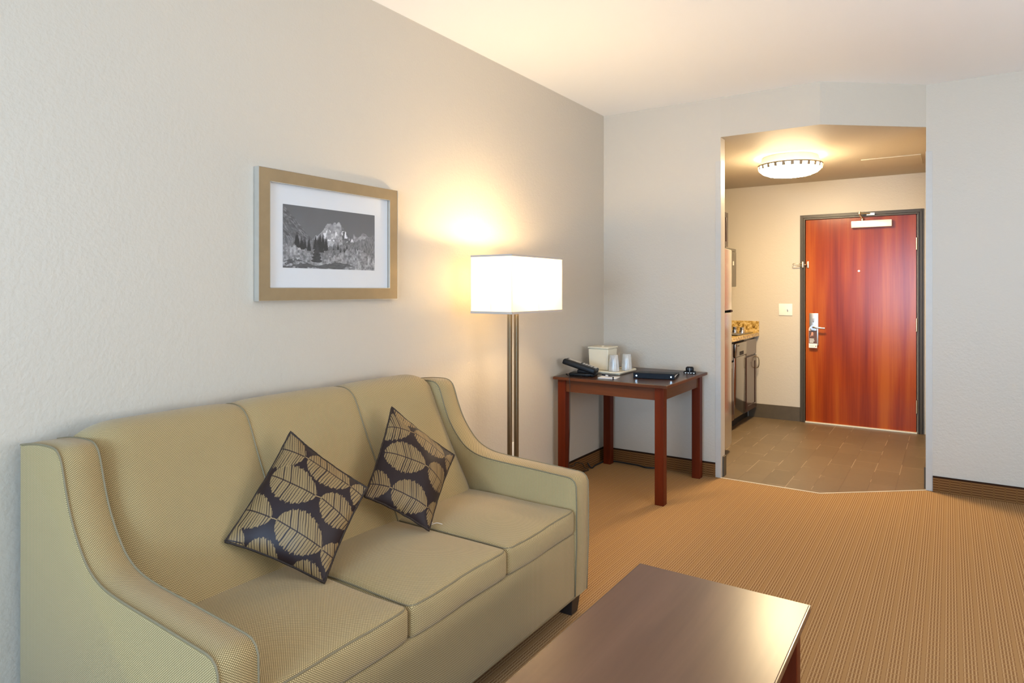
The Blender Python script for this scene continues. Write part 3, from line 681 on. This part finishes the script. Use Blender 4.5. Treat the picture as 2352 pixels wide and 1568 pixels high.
# ------------------------------------------------------------------ framed picture
p1,p2,z1,z2=1.570,2.336,1.287,1.809
t=thing('framed_picture','champagne framed black and white mountain print above the sofa','picture',(0,(p1+p2)/2,z1))
fw=.050
mb=MB()
mb.box(.002,.030,p1,p1+fw,z1,z2); mb.box(.002,.030,p2-fw,p2,z1,z2); mb.box(.002,.030,p1+fw,p2-fw,z1,z1+fw); mb.box(.002,.030,p1+fw,p2-fw,z2-fw,z2)
fr=obj('frame',mb,M['picframe'],t)
mb=MB(); q=.0018
for (a,b,c,d) in ((p1-q,p1,z1-q,z2+q),(p2,p2+q,z1-q,z2+q)): mb.box(.002,.0312,a,b,c,d)
for (c,d) in ((z1-q,z1),(z2,z2+q)): mb.box(.002,.0312,p1,p2,c,d)
obj('frame_edge',mb,M['picedge'],fr,label='thin silver frame edge')
mb=MB(); i0,i1,j0,j1=p1+fw,p2-fw,z1+fw,z2-fw
for (a,b,c,d) in ((i0,i0+.002,j0,j1),(i1-.002,i1,j0,j1),(i0,i1,j0,j0+.002),(i0,i1,j1-.002,j1)): mb.box(.020,.0305,a,b,c,d)
obj('frame_lip',mb,M['picedge'],fr,label='thin silver inner lip')
obj('mat_board',MB().box(.004,.014,p1+fw,p2-fw,z1+fw,z2-fw),M['mat'],t)
NU,NV=360,190
U,V=np.meshgrid(np.linspace(0,1,NU+1),np.linspace(0,1,NV+1),indexing='ij')
def vnoise(u,v,f,seed):
    r=np.random.default_rng(seed).random((257,257)); x=u*f*2+20; y=v*f+20; i=np.floor(x).astype(int); j=np.floor(y).astype(int); fx=x-i; fy=y-j; i%=256; j%=256
    fx=fx*fx*(3-2*fx); fy=fy*fy*(3-2*fy)
    return (r[i,j]*(1-fx)+r[i+1,j]*fx)*(1-fy)+(r[i,j+1]*(1-fx)+r[i+1,j+1]*fx)*fy
def fb(u,v,f,seed,o=5): return sum(vnoise(u,v,f*2**k,seed+k)*.5**k for k in range(o))/sum(.5**k for k in range(o))
img=.15-.04*V+.02*fb(U,V,4,1)                                # dark sky
jag=lambda u,f,s,a: a*(fb(u,u*0+.3,f,s)-.5)
pk=.44+.30*np.maximum(0,1-np.abs(U-.59)/.20)+ .24*np.maximum(0,1-np.abs(U-.44)/.19)
pk=np.minimum(pk,.80)+jag(U,20,5,.10); pk=np.where((U>.26)&(U<.84),pk,0); rt=.62+.04*np.sin(U*38)+jag(U,30,9,.06); rt=np.where(U>.74,rt,0)
mt=np.maximum(pk,rt); rock=.15+.42*fb(U,V*1.4,16,20)**1.6; shade_=((U-.60)>(.78-V)*.05)&(U<.72)
rock=np.where(shade_,rock*.45,rock); snow=(fb(U*1.5,V*.8,18,33)>.60)&(V<.66)&(V>.47)&(U>.40)&(U<.74); rock=np.where(snow,.72,rock)
img=np.where(V<mt,rock,img)
hill=.98-1.75*U+jag(U,24,40,.07); hl=.05+.12*fb(U+V*.6,V-U*.4,22,41)+.10*(fb(U*2+V,V,30,45)>.60); img=np.where((V<hill)&(U<.40),hl,img)
slope=.30+.62*(U-.45)+jag(U,40,50,.08); fo=.06+.26*fb(U*2.2,V*.7,34,51)**1.2; img=np.where((V<slope)&(U>.42),fo,img)
mid=.40+jag(U,26,60,.10); img=np.where(V<np.where(U<.45,.46,mid)+jag(U,40,61,.06)*1.3,.06+.26*fb(U*2,V*.8,30,62)**1.3,img)
for k in range(34):
    u0=rng.uniform(.10,.48) if k<24 else rng.uniform(.5,.98); b0=rng.uniform(.26,.34); h=rng.uniform(.10,.28) if k<24 else rng.uniform(.05,.12); w=h*.11
    inside=(V>b0)&(V<b0+h)&(np.abs(U-u0)<w*(1-(V-b0)/h)+.003*np.sin(V*300)); img=np.where(inside,.022+.02*fb(U,V,60,70),img)
bush=.27+.09*np.sin(U*9+1)+jag(U,18,80,.16); bb=.07+.52*fb(U,V,26,81)**1.5*(.6+.8*fb(U,V,7,83)); img=np.where(V<bush,bb,img)
tr=(np.abs(U-.335)<.055*(1-(V-.08)/.42)*(.7+.5*np.abs(np.sin(V*60))))&(V>.10)&(V<.48); img=np.where(tr,.022+.05*fb(U,V,50,90),img)
water=(V<.10+.05*np.sin(U*14))&(fb(U*.6,V*2,12,95)>.47)&(U<.75); img=np.where(water,.05+.08*fb(U,V*4,20,96),img)
mb=MB(); y0,y1,w0,w1=1.691,2.200,1.420,1.678
vs=[(.0146,y0+(y1-y0)*u,w0+(w1-w0)*v) for u in np.linspace(0,1,NU+1) for v in np.linspace(0,1,NV+1)]
fs=[(i*(NV+1)+j,(i+1)*(NV+1)+j,(i+1)*(NV+1)+j+1,i*(NV+1)+j+1) for i in range(NU) for j in range(NV)]
mb.add(vs,fs); o=obj('landscape_print',mb,M['photo'],t,label='black and white mountain valley print')
c=np.stack([img*1.0,img*.99,img*1.01,np.ones_like(img)],-1).reshape(-1,4); at=o.data.color_attributes.new('print','FLOAT_COLOR','POINT'); at.data.foreach_set('color',c.ravel())
obj('glass',MB().box(.0175,.0195,p1+fw,p2-fw,z1+fw,z2-fw),M['glass'],t)

# ------------------------------------------------------------------ desk
ZT=.745
desk=thing('desk','square cherry desk with dark top in the room corner','desk',(.42,4.24,0))
tp=obj('tabletop',MB().box(.032,.822,3.842,4.640,ZT-.018,ZT),M['desk_top'],desk,bevel=.002)
mb=MB(); q=.004
mb.box(.032-q,.822+q,3.842-q,3.842,ZT-.019,ZT-.002); mb.box(.032-q,.822+q,4.640,4.640+q,ZT-.019,ZT-.002); mb.box(.032-q,.032,3.842,4.640,ZT-.019,ZT-.002); mb.box(.822,.822+q,3.842,4.640,ZT-.019,ZT-.002)
obj('edge_band',mb,M['desk_edge'],tp,bevel=.001,label='reddish brown edge band')
lw=.058; lx=(.052,.797-lw); ly=(3.862,4.622-lw)
for x in lx:
    for y in ly: obj('leg',MB().box(x,x+lw,y,y+lw,0,ZT-.019),M['desk_leg'],desk,bevel=.003)
za,zb=.645,ZT-.019
obj('apron',MB().box(lx[0]+lw,lx[1],ly[0]+.012,ly[0]+.032,za,zb),M['desk_edge'],desk)
obj('apron',MB().box(lx[0]+lw,lx[1],ly[1]+lw-.032,ly[1]+lw-.012,za,zb),M['desk_edge'],desk)
obj('apron',MB().box(lx[0]+.012,lx[0]+.032,ly[0]+lw,ly[1],za,zb),M['desk_apron'],desk)
obj('apron',MB().box(lx[1]+lw-.032,lx[1]+lw-.012,ly[0]+lw,ly[1],za,zb),M['desk_apron'],desk)
# telephone: local frame, long axis a points from raised back to the low front
def frame2(o,ang): return Matrix.Translation(Vector(o))@Matrix.Rotation(ang,4,'Z')
Mp=frame2((.165,3.99,ZT),math.radians(12))
t=thing('telephone','black desk telephone with tilted keypad and coiled cord on the desk','telephone',(.165,3.99,ZT))
mb=MB(); mb.rbox(-.075,.10,-.055,.06,.0,.022,.008,N=2,seg=3); mb.rbox(-.02,.085,-.04,.05,.018,.045,.008,N=2,seg=3); obj('base',mb.xform(Mp),M['black'],t,smooth=True,auto=50)
tilt=Mp@Matrix.Translation((0,0,.058))@Matrix.Rotation(math.radians(16),4,'Y')
bd=obj('body',MB().rbox(-.125,.110,-.058,.058,-.012,.022,.010,N=3,seg=3).xform(tilt),M['black'],t,smooth=True,auto=50)
obj('label_panel',MB().box(-.105,-.015,.0,.042,.0215,.0235).xform(tilt),M['greypanel'],bd,label='grey label panel')
hs=obj('handset',MB().rbox(-.120,.105,-.056,-.012,.010,.0255,.006,N=3,seg=3).xform(tilt),M['black'],t,smooth=True,auto=50)
for r in range(4):
    for c_ in range(3): obj('key',MB().rbox(.0+r*.019,.014+r*.019,.0+c_*.015,.011+c_*.015,.021,.026,.0015,N=1,seg=1).xform(tilt),M['greykey'],bd)
obj('function_key',MB().rbox(.080,.100,.0,.042,.021,.0245,.001,N=1,seg=1).xform(tilt),M['greypanel'],bd)
cl=[]; 
path=catmull([(-.09,-.06,.012),(-.06,-.085,.006),(.0,-.095,.006),(.06,-.085,.006),(.10,-.05,.02),(.112,-.035,.03)],30)
for k,p in enumerate(path):
    a=k*1.05; cl.append(Mp@(Vector(p)+Vector((0,.0045*math.cos(a),.0045*math.sin(a)))))
obj('coiled_cord',MB().tube(cl,.0016,5),M['black'],t,smooth=True,label='coiled handset cord')
cd=[(.10,3.955,.752),(.115,3.90,.750),(.150,3.845,.751),(.158,3.832,.735),(.160,3.836,.68),(.156,3.842,.60),(.150,3.850,.40),(.140,3.852,.15),(.12,3.87,.012)]
obj('line_cord',MB().tube(catmull(cd,6),.0022,6),M['foot'],t,smooth=True,label='thin cord hanging over the desk edge')
# tray, ice bucket, cups
tray=thing('tray','cream square serving tray on the desk','tray',(.23,4.30,ZT))
mb=MB(); mb.rbox(.075,.375,4.150,4.440,ZT,ZT+.008,.004,N=4,seg=2)
rim=[(.085,4.160),(.365,4.160),(.365,4.430),(.085,4.430)]
obj('plate',mb,M['cream'],tray,smooth=True,auto=50)
pts=[]
for (x,y),(sx,sy) in zip(((.072,4.147),(.378,4.147),(.378,4.443),(.072,4.443)),((1,1),(-1,1),(-1,-1),(1,-1))):
    a0={(1,1):180,(-1,1):270,(-1,-1):0,(1,-1):90}[(sx,sy)]
    for k in range(5): a=math.radians(a0+k*22.5); pts.append((x+sx*.03+.03*math.cos(a),y+sy*.03+.03*math.sin(a),ZT+.0125))
pts.append(pts[0]); obj('rim',MB().tube(pts,.0065,8),M['cream'],tray,smooth=True)
bk=thing('ice_bucket','cream square ice bucket with lid on the tray','ice bucket',(.155,4.345,ZT+.008))
obj('body',MB().taper(.075,.232,4.268,4.423,ZT+.009,ZT+.158,.93),M['cream'],bk,bevel=.005)
mb=MB(); mb.rbox(.071,.236,4.264,4.427,ZT+.162,ZT+.173,.004,N=2,seg=2); mb.box(.085,.225,4.278,4.415,ZT+.150,ZT+.164); lid=obj('lid',mb,M['cream'],bk,smooth=True,auto=40)
obj('knob',MB().lathe([(.012,0),(.010,.004),(.0,.005)],(.153,4.345,ZT+.173),16,),M['cream'],lid,smooth=True)
def cup(label,x,y):
    o=obj('plastic_cup',MB().lathe([(.001,.116),(.026,.116),(.029,.113),(.032,.08),(.036,.04),(.038,.004),(.040,.0),(.037,.0),(.034,.04),(.030,.08),(.027,.110),(.001,.111)],(x,y,ZT+.0085),28),M['cup'],origin=(x,y,ZT+.008),smooth=True)
    tag(o,label,'cup','wrapped plastic cups on the tray')
cup('wrapped clear plastic cup upside down, touching the ice bucket',.280,4.262)
cup('wrapped clear plastic cup upside down at the tray right corner',.332,4.365)
# notepad, pen and cap
Mn=frame2((.372,3.985,ZT),math.radians(10))
t=thing('notepad','white notepad lying near the front desk edge','notepad',(.372,3.985,ZT))
obj('paper_block',MB().box(-.062,.062,-.05,.05,.0005,.004).xform(Mn),M['paper'],t)
obj('printed_line',MB().box(.02,.045,-.030,-.026,.004,.0043).xform(Mn),M['greykey'],t)
pn=thing('pen','dark blue and white pen lying on the notepad','pen',(.335,4.02,ZT+.009))
A=Vector((.295,4.045,ZT+.0088)); B=Vector((.395,3.992,ZT+.0088))
lp=lambda f:tuple(A.lerp(B,f))
obj('cap_end',MB().cyl(lp(0),lp(.36),.0045,10),M['ink'],pn,smooth=True,auto=40,label='dark blue pen cap end'); obj('barrel',MB().cyl(lp(.36),lp(.62),.0042,10),M['paper'],pn,smooth=True,auto=40,label='white barrel'); obj('tip',MB().cyl(lp(.62),lp(1),.0042,10,.0012),M['ink'],pn,smooth=True,auto=40)
o=obj('pen_stub',MB().lathe([(.001,0),(.0035,.0),(.004,.008),(.0028,.010),(.0045,.014),(.0045,.019),(.001,.021)],(.440,3.905,ZT),12),M['black'],origin=(.440,3.905,ZT),smooth=True); tag(o,'tiny black stub standing in front of the notepad','stub')
# binder
ang=math.atan2(.062,.259); Mb=frame2((.512,4.062,ZT),ang); Lb_=.268
t=thing('binder','black vinyl ring binder with two silver spine rivets on the desk','binder',(.64,4.20,ZT))
mb=MB(); mb.add([(0,0,.0),(Lb_,0,.0),(Lb_,.012,.0),(0,.012,.0),(0,-.002,.036),(Lb_,-.002,.036),(Lb_,.012,.038),(0,.012,.038)],[(0,3,2,1),(4,5,6,7),(0,1,5,4),(1,2,6,5),(2,3,7,6),(3,0,4,7)])
obj('spine',mb.xform(Mb),M['vinyl'],t,bevel=.003)
obj('back_cover',MB().box(0,Lb_,.012,.30,.0,.004).xform(Mb),M['vinyl'],t,bevel=.001)
mb=MB(); mb.add([(0,.010,.034),(Lb_,.010,.034),(Lb_,.30,.009),(0,.30,.009),(0,.010,.038),(Lb_,.010,.038),(Lb_,.30,.013),(0,.30,.013)],[(0,3,2,1),(4,5,6,7),(0,1,5,4),(1,2,6,5),(2,3,7,6),(3,0,4,7)])
obj('front_cover',mb.xform(Mb),M['vinyl'],t,bevel=.001)
mb=MB(); mb.add([(.008,.03,.005),(Lb_-.008,.03,.005),(Lb_-.008,.285,.005),(.008,.285,.005),(.008,.03,.016),(Lb_-.008,.03,.016),(Lb_-.008,.285,.008),(.008,.285,.008)],[(0,3,2,1),(4,5,6,7),(0,1,5,4),(1,2,6,5),(2,3,7,6),(3,0,4,7)])
obj('page_block',mb.xform(Mb),M['paper'],t,label='white page block')
for x in (.022,Lb_-.022):
    mb=MB(); mb.cyl((x,.001,.018),(x,-.0045,.018),.0052,14); obj('rivet',mb.xform(Mb),M['chrome'],t,smooth=True,auto=40,label='silver rivet')
# small glossy gadget
Mg=frame2((.748,4.50,ZT),math.radians(14))
t=thing('electronic_gadget','small glossy black rounded gadget with silver dots at the back of the desk','gadget',(.748,4.50,ZT))
obj('base',MB().rbox(-.042,.042,-.026,.026,0,.018,.008,N=2,seg=3).xform(Mg),M['black'],t,smooth=True)
obj('body',MB().rbox(-.028,.026,-.022,.022,.012,.048,.012,N=2,seg=4).xform(Mg),M['black'],t,smooth=True)
obj('ridge',MB().box(-.0015,.0015,-.0235,-.018,.016,.042).xform(Mg),M['greykey'],t)
for x in (-.028,-.009,.009,.028): obj('silver_dot',MB().rbox(x-.006,x+.006,-.0285,-.024,.003,.009,.002,N=1,seg=2).xform(Mg),M['chrome'],t,smooth=True)
# cable on the floor along the baseboard
pts=[(.030,4.345,.05),(.040,4.36,.02),(.045,4.39,.006),(.035,4.45,.006),(.035,4.55,.006),(.045,4.63,.006),(.12,4.655,.006),(.22,4.65,.006),(.30,4.645,.006),(.37,4.62,.006),(.44,4.64,.008),(.48,4.655,.02),(.52,4.66,.03)]
t=obj('power_cable',MB().tube(catmull(pts,6),.0055,8),M['blackmatte'],origin=(.05,4.5,0),smooth=True); tag(t,'black power cable lying along the baseboard under the desk','cable')
mb=MB(); mb.tube(catmull([(.030,4.02,.10),(.045,4.10,.085),(.035,4.15,.095),(.05,4.22,.075),(.040,4.28,.03),(.05,4.32,.006),(.04,4.27,.006),(.05,4.15,.006)],6),.003,6); t=obj('tangled_cord',mb,M['blackmatte'],origin=(.04,4.2,0),smooth=True); tag(t,'thin black tangled cord against the left baseboard by the front desk leg','cord')

# ------------------------------------------------------------------ coffee table
t=thing('coffee_table','dark brown coffee table with glossy top in front of the sofa','coffee table',(1.665,1.50,0))
tx0,tx1,ty0,ty1,tz=1.408,1.922,.94,2.035,.428
tp=obj('tabletop',MB().box(tx0,tx1,ty0,ty1,tz-.020,tz),M['table_top'],t,bevel=.0015)
mb=MB(); q=.003
mb.box(tx0-q,tx1+q,ty0-q,ty0,tz-.020,tz-.0012); mb.box(tx0-q,tx1+q,ty1,ty1+q,tz-.020,tz-.0012); mb.box(tx0-q,tx0,ty0,ty1,tz-.020,tz-.0012); mb.box(tx1,tx1+q,ty0,ty1,tz-.020,tz-.0012); obj('edge_band',mb,M['table_edge'],tp)
for x in (tx0+.02,tx1-.07):
    for y in (ty0+.02,ty1-.07): obj('leg',MB().box(x,x+.05,y,y+.05,0,tz-.020),M['desk_leg'],t,bevel=.003)
for a in ((tx0+.07,tx1-.07,ty0+.03,ty0+.05),(tx0+.07,tx1-.07,ty1-.05,ty1-.03),(tx0+.03,tx0+.05,ty0+.07,ty1-.07),(tx1-.05,tx1-.03,ty0+.07,ty1-.07)):
    obj('apron',MB().box(*a,tz-.085,tz-.020),M['table_edge'],t)
